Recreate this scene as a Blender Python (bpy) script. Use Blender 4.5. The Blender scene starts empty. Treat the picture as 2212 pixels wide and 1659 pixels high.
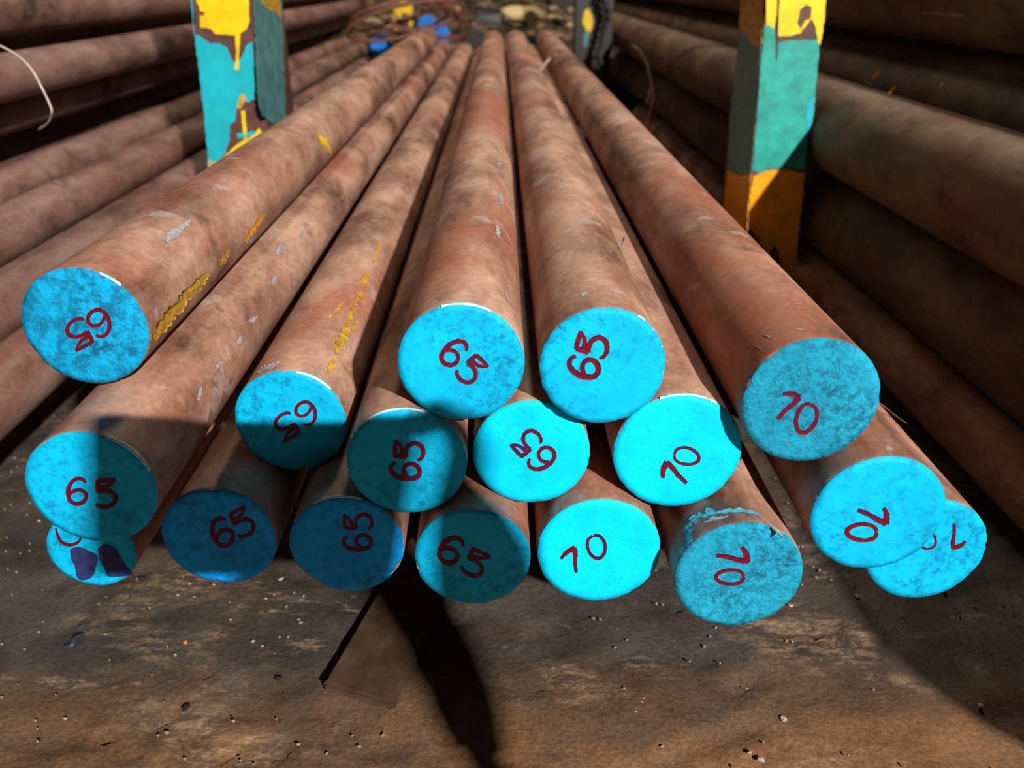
import bpy, bmesh, math, random
from mathutils import Vector, Matrix, noise as mnoise
from mathutils.geometry import tessellate_polygon
PI = math.pi
random.seed(7)
scn = bpy.context.scene
COL = scn.collection
H = 0.44                      # height of the lens above the floor (metres)

# ------------------------------------------------------------------ camera
FPX = 1830.0
yv = Vector((1078-1106, -48-829.5, FPX)).normalized()
psi = math.asin(-yv.x); th = math.atan2(-yv.y, yv.z)
FWD = Vector((math.sin(psi)*math.cos(th), math.cos(psi)*math.cos(th), -math.sin(th)))
RGT = Vector((math.cos(psi), -math.sin(psi), 0))
DWN = FWD.cross(RGT)
CAM = Vector((0, 0, H))
cd = bpy.data.cameras.new('camera'); cam = bpy.data.objects.new('camera', cd); COL.objects.link(cam)
R3 = Matrix((RGT, -DWN, -FWD)).transposed()
cam.matrix_world = Matrix.Translation(CAM) @ R3.to_4x4()
cd.sensor_width = 36; cd.lens = 36*FPX/2212
cd.clip_start = 0.004; cd.clip_end = 60
cd.dof.use_dof = True; cd.dof.focus_distance = 0.50; cd.dof.aperture_fstop = 8.5
scn.camera = cam

# ------------------------------------------------------------------ light
scn.view_settings.view_transform = 'Standard'; scn.view_settings.look = 'None'
scn.view_settings.gamma = 1; scn.view_settings.use_curve_mapping = False
scn.view_settings.exposure = 0.0
w = bpy.data.worlds.new('world'); scn.world = w; w.use_nodes = True
w.node_tree.nodes['Background'].inputs[0].default_value = (0.78, 0.86, 1.0, 1)
w.node_tree.nodes['Background'].inputs[1].default_value = 0.015
KEY = Vector((2.0, -3.8, 2.37+H))
def area(name, loc, target, sx, sy, power, color):
    l = bpy.data.lights.new(name, 'AREA'); l.shape = 'RECTANGLE'; l.size = sx; l.size_y = sy
    l.energy = power; l.color = color
    o = bpy.data.objects.new(name, l); COL.objects.link(o); o.location = loc
    o.rotation_euler = (Vector(target)-Vector(loc)).to_track_quat('-Z', 'Y').to_euler()
    return o
area('key_lamp', KEY, (0, .5, .2), 0.14, 0.03, 640, (1.0, 0.90, 0.80))
area('left_lamp', (-1.9, -0.7, 2.9), (0, .6, .1), 0.25, 0.25, 1.2, (1.0, 0.72, 0.46))
area('far_lamp', (0.4, 3.4, 2.9), (0, 3.2, 0), 0.5, 0.3, 55, (1.0, 0.82, 0.62))

# ------------------------------------------------------------------ pixels of the photograph to points in the place
def ray(u, v):
    return (FWD*FPX + RGT*(u-1106) + DWN*(v-829.5)).normalized()
def atY(u, v, Y):
    d = ray(u, v); return CAM + d*(Y/d.y)
def atX(u, v, X):
    d = ray(u, v); return CAM + d*(X/d.x)
def atZ(u, v, Z):
    d = ray(u, v); return CAM + d*((Z-H)/d.z)

# ------------------------------------------------------------------ helpers
def link(name, me, mat=None, parent=None):
    o = bpy.data.objects.new(name, me); COL.objects.link(o)
    if mat is not None:
        for m in (mat if isinstance(mat, (list, tuple)) else [mat]): me.materials.append(m)
    if parent is not None: o.parent = parent
    return o
def mesh(name, vs, fs, smooth=False):
    me = bpy.data.meshes.new(name); me.from_pydata([tuple(v) for v in vs], [], fs); me.update()
    if smooth:
        for p in me.polygons: p.use_smooth = True
    return me
def from_bm(name, bm, smooth=False):
    me = bpy.data.meshes.new(name); bm.to_mesh(me); bm.free()
    if smooth:
        for p in me.polygons: p.use_smooth = True
    return me
def tag(o, label, cat, group=None, kind=None):
    if label: o['label'] = label
    if cat: o['category'] = cat
    if group: o['group'] = group
    if kind: o['kind'] = kind
    return o
def empty(name, loc, label, cat, group=None):
    o = bpy.data.objects.new(name, None); COL.objects.link(o); o.location = loc
    o.empty_display_size = .03
    return tag(o, label, cat, group)
def tube_mesh(name, pts, r, seg=8, caps=True):
    """round tube along a polyline; r number or list"""
    P = [Vector(p) for p in pts]; n = len(P)
    rs = r if isinstance(r, (list, tuple)) else [r]*n
    vs, fs = [], []
    up = Vector((0.13, 0.2, 0.97)).normalized()
    a = None
    for i, p in enumerate(P):
        t = (P[min(i+1, n-1)]-P[max(i-1, 0)]).normalized()
        if a is None:
            a = t.cross(up); a = a.normalized() if a.length > 1e-4 else Vector((1, 0, 0))
        a = (a-t*a.dot(t)).normalized(); b = t.cross(a)
        for k in range(seg):
            q = 2*PI*k/seg; vs.append(p+(a*math.cos(q)+b*math.sin(q))*rs[i])
    for i in range(n-1):
        for k in range(seg):
            k2 = (k+1) % seg
            fs.append((i*seg+k, i*seg+k2, (i+1)*seg+k2, (i+1)*seg+k))
    if caps:
        fs.append(tuple(range(seg-1, -1, -1))); fs.append(tuple((n-1)*seg+k for k in range(seg)))
    return mesh(name, vs, fs, True)
def smooth_path(pts, n=6):
    P = [Vector(p) for p in pts]; out = []
    for i in range(len(P)-1):
        p0 = P[max(i-1, 0)]; p1 = P[i]; p2 = P[i+1]; p3 = P[min(i+2, len(P)-1)]
        for k in range(n):
            t = k/n
            out.append(0.5*((2*p1)+(p2-p0)*t+(2*p0-5*p1+4*p2-p3)*t*t+(3*p1-p0-3*p2+p3)*t**3))
    out.append(P[-1]); return out
def smooth2(pts, n=5):
    return [(v.x, v.y, v.z) for v in smooth_path([(p[0], p[1], p[2]) for p in pts], n)]

def ribbon(name, pts, surf, nrm, lift=0.0003, thick=0.0002, jit=0.0, across=3, mat=None, parent=None, inv=None, seed=1):
    """a brush stroke: pts = (u, v, width) in pixels; surf maps a pixel to a point; nrm gives the outward normal there"""
    rnd = random.Random(seed)
    n = len(pts); L, vs, fs = [], [], []
    for i, (u, v, wd) in enumerate(pts):
        a = pts[max(i-1, 0)]; b = pts[min(i+1, n-1)]
        dx, dy = b[0]-a[0], b[1]-a[1]; l = math.hypot(dx, dy) or 1
        px, py = -dy/l, dx/l
        wd2 = wd*(1+rnd.uniform(-jit, jit)); off = wd*rnd.uniform(-jit, jit)*.4
        for k in range(across+1):
            s = (k/across-.5)*wd2+off
            p = surf(u+px*s, v+py*s); nn = nrm(p)
            vs.append(p+nn*(lift if 0 < k < across else lift*.55))
    m = across+1
    for i in range(n-1):
        for k in range(across):
            fs.append((i*m+k, (i+1)*m+k, (i+1)*m+k+1, i*m+k+1))
    # underside rim so that the stroke has thickness
    base = len(vs)
    rim = [i*m for i in range(n)]+[(n-1)*m+k for k in range(1, across+1)]+[i*m+across for i in range(n-2, -1, -1)]+[k for k in range(across-1, 0, -1)]
    for r_ in rim:
        vs.append(vs[r_]-nrm(vs[r_])*thick)
    for i in range(len(rim)):
        j = (i+1) % len(rim)
        fs.append((rim[i], rim[j], base+j, base+i))
    if inv is not None: vs = [inv @ v for v in vs]
    me = mesh(name, vs, fs, True)
    return link(name, me, mat, parent)
def patch(name, poly, surf, nrm, lift=0.0004, mat=None, parent=None, inv=None, rough=0.0, seed=1):
    """flat coat of paint with a free outline given in pixels"""
    rnd = random.Random(seed); out = []
    for i in range(len(poly)):
        a, b = poly[i], poly[(i+1) % len(poly)]
        l = math.hypot(b[0]-a[0], b[1]-a[1]); k = max(1, int(l/7)) if rough else 1
        for j in range(k):
            t = j/k; out.append((a[0]+(b[0]-a[0])*t+(rnd.uniform(-rough, rough) if j else 0), a[1]+(b[1]-a[1])*t+(rnd.uniform(-rough, rough) if j else 0)))
    bm = bmesh.new(); top = []
    for u, v in out:
        p = surf(u, v); q = p+nrm(p)*lift
        top.append(bm.verts.new(inv @ q if inv is not None else q))
    for tri in tessellate_polygon([[Vector((u, v, 0)) for u, v in out]]): bm.faces.new([top[i] for i in tri])
    low = []
    for u, v in out:
        p = surf(u, v); q = p+nrm(p)*lift*.1
        low.append(bm.verts.new(inv @ q if inv is not None else q))
    n = len(top)
    for i in range(n):
        j = (i+1) % n; bm.faces.new((top[i], low[i], low[j], top[j]))
    bmesh.ops.recalc_face_normals(bm, faces=bm.faces)
    return link(name, from_bm(name, bm), mat, parent)
def box_bm(bm, x0, x1, y0, y1, z0, z1, bev=0.0):
    r = bmesh.ops.create_cube(bm, size=1)
    for v in r['verts']:
        v.co = Vector(((x0+x1)/2+v.co.x*(x1-x0), (y0+y1)/2+v.co.y*(y1-y0), (z0+z1)/2+v.co.z*(z1-z0)))
    if bev:
        es = list({e for v in r['verts'] for e in v.link_edges})
        bmesh.ops.bevel(bm, geom=es, offset=bev, segments=2, affect='EDGES')

# ------------------------------------------------------------------ materials
def newmat(name):
    m = bpy.data.materials.new(name); m.use_nodes = True
    nt = m.node_tree; b = nt.nodes['Principled BSDF']
    return m, nt, b
def nd(nt, t, **k):
    n = nt.nodes.new(t)
    for a, v in k.items():
        if a.startswith('i_'):
            n.inputs[a[2:].replace('_', ' ')].default_value = v
        else: setattr(n, a, v)
    return n
def coords(nt, scale=(1, 1, 1), rand=True):
    tc = nd(nt, 'ShaderNodeTexCoord'); mp = nd(nt, 'ShaderNodeMapping')
    mp.inputs['Scale'].default_value = scale
    nt.links.new(tc.outputs['Object'], mp.inputs['Vector'])
    if rand:
        oi = nd(nt, 'ShaderNodeObjectInfo'); mu = nd(nt, 'ShaderNodeMath', operation='MULTIPLY'); mu.inputs[1].default_value = 37.0
        nt.links.new(oi.outputs['Random'], mu.inputs[0])
        cb = nd(nt, 'ShaderNodeCombineXYZ')
        for i in range(3): nt.links.new(mu.outputs[0], cb.inputs[i])
        nt.links.new(cb.outputs[0], mp.inputs['Location'])
    return mp.outputs[0]
def nz(nt, vec, scale, detail=4, rough=.55, dist=0.0):
    n = nd(nt, 'ShaderNodeTexNoise'); n.inputs['Scale'].default_value = scale; n.inputs['Detail'].default_value = detail
    n.inputs['Roughness'].default_value = rough; n.inputs['Distortion'].default_value = dist
    nt.links.new(vec, n.inputs['Vector']); return n.outputs['Fac']
def ramp(nt, fac, stops):
    r = nd(nt, 'ShaderNodeValToRGB'); e = r.color_ramp.elements
    while len(e) < len(stops): e.new(.5)
    for i, (p, c) in enumerate(stops):
        e[i].position = p; e[i].color = (c if len(c) == 4 else (*c, 1)) if isinstance(c, tuple) else (c, c, c, 1)
    nt.links.new(fac, r.inputs[0]); return r.outputs[0]
def mix(nt, fac, a, b, mode='MIX'):
    m = nd(nt, 'ShaderNodeMix', data_type='RGBA', blend_type=mode)
    for s, x in ((0, fac), (6, a), (7, b)):
        if isinstance(x, (int, float)): m.inputs[s].default_value = x
        elif isinstance(x, tuple): m.inputs[s].default_value = (*x, 1) if len(x) == 3 else x
        else: nt.links.new(x, m.inputs[s])
    return m.outputs[2]
def bump(nt, b, h, strength=.3, dist=.002):
    bp = nd(nt, 'ShaderNodeBump'); bp.inputs['Strength'].default_value = strength; bp.inputs['Distance'].default_value = dist
    nt.links.new(h, bp.inputs['Height']); nt.links.new(bp.outputs[0], b.inputs['Normal'])

def rust(name, dark, mid, light, red, fleck, flk=.66, rough=.5, spec=.4):
    m, nt, b = newmat(name)
    v = coords(nt, (1, .42, 1)); v2 = coords(nt, (.8, .8, .8))
    base = ramp(nt, nz(nt, v, 15, 7, .68, .15), [(.34, dark), (.47, mid), (.62, light)])
    rd = ramp(nt, nz(nt, v, 9, 6, .62, .2), [(.50, 0.0), (.66, .8)])
    c = mix(nt, rd, base, red)
    dk = ramp(nt, nz(nt, v2, 26, 4, .6, .3), [(.62, 0.0), (.72, .7)])
    c = mix(nt, dk, c, dark)
    fl = ramp(nt, nz(nt, v2, 38, 4, .6, .2), [(flk, 0.0), (flk+.06, .7)])
    c = mix(nt, fl, c, fleck)
    sp = ramp(nt, nz(nt, v2, 260, 3, .6), [(.35, .84), (.62, 1.05)])
    c = mix(nt, 1.0, c, sp, 'MULTIPLY')
    nt.links.new(c, b.inputs['Base Color'])
    nt.links.new(ramp(nt, nz(nt, v2, 30, 4), [(.35, rough-.10), (.65, rough+.18)]), b.inputs['Roughness'])
    b.inputs['Specular IOR Level'].default_value = spec
    h = mix(nt, .25, nz(nt, v2, 30, 5, .55), nz(nt, v2, 260, 3, .5))
    bump(nt, b, h, .16, .0012)
    return m
M_BAR = rust('rust_warm', (.095, .042, .025), (.31, .168, .120), (.55, .345, .255), (.36, .115, .062), (.42, .34, .32), .62, .56)
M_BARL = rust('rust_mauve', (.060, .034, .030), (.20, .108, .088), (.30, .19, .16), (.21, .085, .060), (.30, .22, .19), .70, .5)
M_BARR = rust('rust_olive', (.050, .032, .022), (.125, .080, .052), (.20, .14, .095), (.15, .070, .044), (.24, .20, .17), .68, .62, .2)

def paint(name, base, mott, amount=.5, scale=60, rough=.55, lo=.5, bumps=.4):
    m, nt, b = newmat(name)
    v = coords(nt)
    f = ramp(nt, nz(nt, v, scale, 8, .78, .3), [(lo, 0.0), (lo+.14, amount)])
    fm = nd(nt, 'ShaderNodeMath', operation='MULTIPLY'); nt.links.new(f, fm.inputs[0]); nt.links.new(ramp(nt, nz(nt, v, 22, 3, .6), [(.36, PMIN), (.60, 1.0)]), fm.inputs[1])
    c = mix(nt, fm.outputs[0], base, mott)
    f2 = ramp(nt, nz(nt, v, 26, 3, .6), [(.35, .82), (.7, 1.08)])
    c = mix(nt, 1.0, c, f2, 'MULTIPLY')
    nt.links.new(c, b.inputs['Base Color']); b.inputs['Roughness'].default_value = rough
    b.inputs['Specular IOR Level'].default_value = .12
    bump(nt, b, nz(nt, v, 420, 5, .7), bumps, .0012)
    return m
PMIN = .12
CY = (.001, .44, .80)
M_FACE_BRIGHT = None
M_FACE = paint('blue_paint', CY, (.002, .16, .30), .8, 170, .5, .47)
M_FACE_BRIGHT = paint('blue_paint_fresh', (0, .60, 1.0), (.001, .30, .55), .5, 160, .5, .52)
PMIN = .6
M_FACE_OLD = paint('blue_paint_mottled', (.002, .36, .70), (.004, .04, .09), 1.0, 120, .55, .43, .7)
PMIN = .35
M_FACE_ROUGH = paint('blue_paint_sawn', (.012, .34, .56), (.006, .10, .18), .9, 200, .6, .44, 1.0)
M_FACE_SHADE = paint('blue_paint_shade_tint', (.003, .36, .95), (.002, .15, .42), .8, 170, .5, .46)  # same blue paint, with the bluish light of the shaded zone in its colour
M_FACE_FAR = paint('blue_paint_far', (.02, .23, .85), (.02, .12, .4), .3, 60)
def flat(name, col, rough=.5, spec=.4, var=.25, scale=60, metal=0.0):
    m, nt, b = newmat(name); v = coords(nt)
    f = ramp(nt, nz(nt, v, scale, 5, .6), [(.35, 1-var), (.68, 1+var*.5)])
    nt.links.new(mix(nt, 1.0, col, f, 'MULTIPLY'), b.inputs['Base Color'])
    b.inputs['Roughness'].default_value = rough; b.inputs['Specular IOR Level'].default_value = spec; b.inputs['Metallic'].default_value = metal
    bump(nt, b, nz(nt, v, scale*4, 4, .6), .2, .001)
    return m
def redpaint():
    m, nt, b = newmat('red_marker'); v = coords(nt)
    f = ramp(nt, nz(nt, v, 120, 4, .6, .6), [(.42, 0.0), (.62, .8)])
    nt.links.new(mix(nt, f, (.13, .001, .004), (.055, .004, .045)), b.inputs['Base Color'])
    b.inputs['Roughness'].default_value = .5; b.inputs['Specular IOR Level'].default_value = .2
    return m
M_RED = redpaint()
M_PURPLE = flat('purple_smear', (.022, .034, .13), .5, .2, .45, 150)
M_RIM = flat('pale_rim_paint', (.42, .62, .60), .6, .3, .4, 300)
M_STEEL_DK = flat('dark_kerf', (.05, .045, .05), .55, .4, .4, 200)
M_YEL = flat('yellow_paint', (.83, .58, .004), .42, .45, .22, 40)
M_YELD = flat('ochre_paint', (.55, .33, .035), .5, .4, .45, 160)
M_ORG = flat('orange_yellow_paint', (.80, .34, .004), .45, .4, .25, 40)
M_TEAL = flat('teal_paint', (.016, .34, .30), .42, .45, .3, 45)
M_CYAN = flat('cyan_post_paint', (.006, .41, .53), .42, .45, .15, 45)
M_TEALD = flat('dull_shaded_teal_paint', (.075, .24, .25), .5, .4, .3, 50)  # duller tone that puts the shade of the near post sides into the colour
M_PRIMER = flat('brown_primer', (.10, .045, .035), .55, .35, .3, 60)
M_CHALK = flat('pale_scuff', (.38, .36, .40), .8, .2, .4, 300)
M_LTBLUE = flat('light_blue_smear', (.10, .42, .52), .6, .3, .4, 250)
M_WIRE = flat('pale_wire', (.55, .48, .44), .5, .5, .3, 200)
M_RWIRE = flat('rusty_wire', (.16, .062, .042), .6, .4, .4, 120)
M_BLACK = flat('black_steel', (.009, .008, .009), .45, .5, .4, 40)
M_TIMBER = flat('dirty_timber', (.085, .052, .034), .7, .2, .55, 26)
M_PLASTIC = flat('black_plastic', (.02, .02, .022), .4, .4, .1, 40)

def floor_mat():
    m, nt, b = newmat('dirty_concrete')
    v = coords(nt, (1, 1, 1), False); vs = coords(nt, (.55, 1.6, 1), False)
    base = ramp(nt, nz(nt, v, 9, 6, .6, .3), [(.34, (.026, .0235, .021)), (.5, (.052, .047, .041)), (.64, (.082, .071, .060))])
    br = ramp(nt, nz(nt, v, 4.5, 5, .62, .6), [(.46, 0.0), (.60, .8)])
    c = mix(nt, br, base, (.070, .048, .034))
    # warm lamp light on the front strip is put into the colour as brown
    tc = nd(nt, 'ShaderNodeTexCoord'); sx = nd(nt, 'ShaderNodeSeparateXYZ'); nt.links.new(tc.outputs['Object'], sx.inputs[0])
    mr = nd(nt, 'ShaderNodeMapRange'); mr.inputs['From Min'].default_value = .47; mr.inputs['From Max'].default_value = .38
    nt.links.new(sx.outputs['Y'], mr.inputs['Value'])
    mm = nd(nt, 'ShaderNodeMath', operation='MULTIPLY'); nt.links.new(mr.outputs[0], mm.inputs[0])
    nt.links.new(ramp(nt, nz(nt, v, 12, 5, .6), [(.35, .25), (.6, 1.0)]), mm.inputs[1])
    c = mix(nt, mm.outputs[0], c, (.21, .105, .045))
    pl = ramp(nt, nz(nt, vs, 16, 8, .75, .3), [(.60, 0.0), (.70, .8)])
    c = mix(nt, pl, c, (.38, .28, .19))
    pm = nd(nt, 'ShaderNodeMath', operation='MULTIPLY')
    nt.links.new(ramp(nt, nz(nt, v, 6.5, 4, .6), [(.54, 0.0), (.64, 1.0)]), pm.inputs[0]); nt.links.new(ramp(nt, nz(nt, vs, 70, 7, .8), [(.46, 0.0), (.60, .75)]), pm.inputs[1])
    c = mix(nt, pm.outputs[0], c, (.42, .29, .18))
    dk = ramp(nt, nz(nt, vs, 13, 7, .72, .3), [(.62, 0.0), (.74, .7)])
    c = mix(nt, dk, c, (.030, .023, .019))
    sp = ramp(nt, nz(nt, v, 320, 3, .6), [(.35, .7), (.65, 1.15)])
    c = mix(nt, 1.0, c, sp, 'MULTIPLY')
    nt.links.new(c, b.inputs['Base Color'])
    nt.links.new(ramp(nt, nz(nt, v, 30, 4), [(.3, .45), (.7, .8)]), b.inputs['Roughness'])
    h = mix(nt, .45, nz(nt, vs, 22, 8, .72, .2), nz(nt, v, 160, 5, .65))
    bump(nt, b, h, .5, .005)
    return m
M_FLOOR = floor_mat()

# ------------------------------------------------------------------ floor
def build_floor():
    xs = [-9, -5, -3, -2]+[-1.2+i*.008 for i in range(301)]+[2, 3, 5, 9]
    ys = [-6, -3, -1.2, -.3]+[.05+i*.008 for i in range(140)]+[1.4, 2, 3, 4.5, 7, 12]
    vs, fs = [], []
    for y in ys:
        for x in xs:
            z = 0
            if -1.25 < x < 1.25 and .0 < y < 1.3:
                p = Vector((x*9, y*18, 0)); n1 = mnoise.fractal(p, 1.0, 2.0, 5)
                rdg = abs(mnoise.fractal(Vector((x*6+3, y*16, 4)), 1.0, 2.0, 4))
                z = n1*.0026-max(0, .10-rdg)*.045
                z = min(z, .004)
            vs.append((x, y, z-.0005))
    nx = len(xs)
    for j in range(len(ys)-1):
        for i in range(nx-1):
            fs.append((j*nx+i, j*nx+i+1, (j+1)*nx+i+1, (j+1)*nx+i))
    o = link('floor', mesh('floor', vs, fs, True), M_FLOOR); o['kind'] = 'structure'
    o['label'] = 'dirty grey-brown concrete floor in front of and under the rack'
build_floor()

# ------------------------------------------------------------------ bars
def shaft_mesh(name, R, L, seg=72, seed=0, irr=.004):
    """round hot-rolled bar along +Y from 0 to L, slightly uneven, with an eased edge at its sawn end"""
    ys = [0, .0006, .0022, .006, .02, .05, .1]; y = .16
    while y < L: ys.append(y); y += .16
    ys.append(L)
    vs, fs = [], []
    for i, yy in enumerate(ys):
        for k in range(seg):
            a = 2*PI*k/seg
            r = R*(1+irr*mnoise.noise(Vector((math.cos(a)*1.3+seed*5.1, yy*3, math.sin(a)*1.3))))
            if i == 0: r *= .985+.012*mnoise.noise(Vector((math.cos(a)*6, seed*3.3, math.sin(a)*6)))
            if i == 1: r *= .995
            vs.append((r*math.cos(a), yy, r*math.sin(a)))
    for i in range(len(ys)-1):
        for k in range(seg):
            k2 = (k+1) % seg; fs.append((i*seg+k, (i+1)*seg+k, (i+1)*seg+k2, i*seg+k2))
    n = len(ys)-1
    fs.append(tuple(range(seg))); fs.append(tuple(n*seg+k for k in range(seg-1, -1, -1)))
    me = mesh(name, vs, fs, True)
    me.polygons[len(me.polygons)-1].use_smooth = False; me.polygons[len(me.polygons)-2].use_smooth = False
    return me
def face_mesh(name, R, seed=0, chip=.03, seg=120):
    """coat of paint on the sawn end: an almost full disc with a ragged, chipped edge"""
    vs, fs = [(0, -.0009, 0)], []
    rings = 10
    def rr(a):
        c, s = math.cos(a), math.sin(a)
        n1 = mnoise.fractal(Vector((c*3+seed, s*3, seed*2.1)), 1, 2, 4)
        n2 = mnoise.noise(Vector((c*16+seed, s*16, 1.7)))
        n3 = mnoise.noise(Vector((c*34+seed, s*34, 3.1)))
        r = 1.0-.003-chip*.35*max(0, n2-.05)-chip*1.0*max(0, n1-.12)-chip*.9*max(0, n3-.25)
        return R*min(r, .998)
    for j in range(1, rings+1):
        for k in range(seg):
            a = 2*PI*k/seg; r = rr(a)*j/rings
            x, z = r*math.cos(a), r*math.sin(a)
            yy = -.0009+.00018*mnoise.fractal(Vector((x*90+seed*7, z*90, 0)), 1, 2, 3)
            if j == rings: yy = -.0005
            vs.append((x, yy, z))
    base = len(vs)
    for k in range(seg):
        a = 2*PI*k/seg; r = rr(a); vs.append((r*math.cos(a), .0002, r*math.sin(a)))
    for k in range(seg): fs.append((0, 1+k, 1+(k+1) % seg))
    for j in range(rings-1):
        for k in range(seg):
            k2 = (k+1) % seg; a = 1+j*seg; b = a+seg
            fs.append((a+k, b+k, b+k2, a+k2))
    a = 1+(rings-1)*seg
    for k in range(seg):
        k2 = (k+1) % seg; fs.append((a+k, base+k, base+k2, a+k2))
    return mesh(name, vs, fs, True)

# handwritten figures as brush strokes in a box 0..1 (x right, y up), third number = stroke width
GLYPH = {
 '6': [[(.86, .84, .10), (.74, .96, .12), (.50, 1.0, .14), (.24, .88, .15), (.08, .62, .16), (.06, .36, .15), (.18, .10, .15), (.46, 0, .15), (.76, .08, .15), (.90, .28, .14), (.80, .48, .13), (.52, .55, .13), (.26, .47, .13), (.14, .36, .12)]],
 '5': [[(.96, 1.0, .10), (.55, 1.0, .13), (.14, .98, .13)], [(.17, 1.0, .13), (.15, .80, .14), (.15, .56, .13)],
       [(.94, 1.0, .08), (.72, .84, .10), (.48, .76, .12), (.18, .74, .13)],
       [(.16, .57, .12), (.44, .60, .12), (.74, .54, .13), (.92, .34, .13), (.80, .10, .13), (.48, 0, .12), (.16, .05, .11), (.06, .16, .08)]],
 '7': [[(.02, .80, .10), (.30, .92, .15), (.62, .96, .18), (.82, .94, .22)], [(.80, .98, .18), (.72, .70, .16), (.54, .38, .13), (.42, .04, .12), (.40, -.02, .09)]],
 '0': [[(.42, 1.0, .11), (.18, .88, .11), (.08, .60, .12), (.14, .26, .12), (.36, .02, .13), (.62, .02, .13), (.84, .26, .13), (.90, .60, .12), (.74, .92, .12), (.46, 1.0, .10)]],
}
def write(parent, ch, cx, cy, up, h, surf, inv, wide=.78, bold=1.0, seed=0, only=None):
    """put one figure on an end face; centre, up direction and height are measured on the photograph"""
    l = math.hypot(*up); ux, uy = up[0]/l, up[1]/l
    rx, ry = -uy, ux                    # reading direction
    vs, fs = [], []
    nrm = lambda p: Vector((0, -1, 0))
    for si, st in enumerate(GLYPH[ch]):
        pts = []
        for (x, y, w_) in smooth2(st, 6):
            a, b = (x-.5)*wide*h, (y-.5)*h
            u, v = cx+rx*a+ux*b, cy+ry*a+uy*b
            if only and not only(u, v): continue
            pts.append((u, v, w_*h*bold*1.12))
        if len(pts) < 3: continue
        o = ribbon('t', pts, surf, nrm, .0004+.00008*si, .0004, .10, 3, None, None, inv, seed+si)
        me = o.data; b0 = len(vs)
        vs += [v.co.copy() for v in me.vertices]; fs += [tuple(b0+i for i in p.vertices) for p in me.polygons]
        bpy.data.objects.remove(o); bpy.data.meshes.remove(me)
    return link('painted_digit', mesh('painted_digit', vs, fs, True), M_RED, parent)

def rim_arc(parent, R, a0, a1, wd, seed=0, mat=None, y0=-.0006):
    """pale paint that ran over the edge of the cut"""
    vs, fs = [], []; n = 40
    for i in range(n+1):
        t = i/n; a = math.radians(a0+(a1-a0)*t); e = math.sin(PI*min(max(t, .03), .97))**.5
        w_ = wd*e*(1+.4*mnoise.noise(Vector((i*.7, seed, 0))))
        c, s = math.cos(a), math.sin(a)
        for r, y in ((R*.988, y0-.0004), (R+.0006, y0-.0002), (R+.0007, y0+w_), (R+.0001, y0+w_+.0002)):
            vs.append((r*c, y, r*s))
    for i in range(n):
        for k in range(3): fs.append((i*4+k, (i+1)*4+k, (i+1)*4+k+1, i*4+k+1))
    return link('paint_rim', mesh('paint_rim', vs, fs, True), mat or M_RIM, parent)

BARS = {}
def make_bar(key, x, y, z, R, y1, label, mat=M_BAR, face=None, group=None, chip=.03, seg=72, irr=.004, facelabel=None):
    """x, z across the rack (z from the lens height), y the near end, y1 the far end"""
    root = empty('steel_bar', (x, y, z+H), label, 'steel bar', group)
    sh = link('bar_shaft', shaft_mesh('bar_shaft', R, y1-y, seg, len(BARS)*1.37, irr), mat, root)
    fc = None
    if face is not None:
        fc = link('painted_end', face_mesh('painted_end', R, len(BARS)*2.3+1, chip), face, root)
        if facelabel: fc['label'] = facelabel
    inv = Matrix.Translation(-Vector((x, y, z+H)))
    c = Vector((x, y, z+H))
    def surf_face(u, v): return atY(u, v, y-.0009)
    def surf_side(u, v):
        d = ray(u, v); ox, oz = CAM.x-c.x, CAM.z-c.z
        A = d.x*d.x+d.z*d.z; Bq = ox*d.x+oz*d.z; Cq = ox*ox+oz*oz-R*R
        q = Bq*Bq-A*Cq
        t = (-Bq-math.sqrt(max(q, 0)))/A
        return CAM+d*t
    def nrm_side(p):
        n = Vector((p.x-c.x, 0, p.z-c.z)); return n.normalized()
    BARS[key] = dict(root=root, shaft=sh, face=fc, inv=inv, sf=surf_face, ss=surf_side, ns=nrm_side, R=R, c=c)
    return BARS[key]

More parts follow.
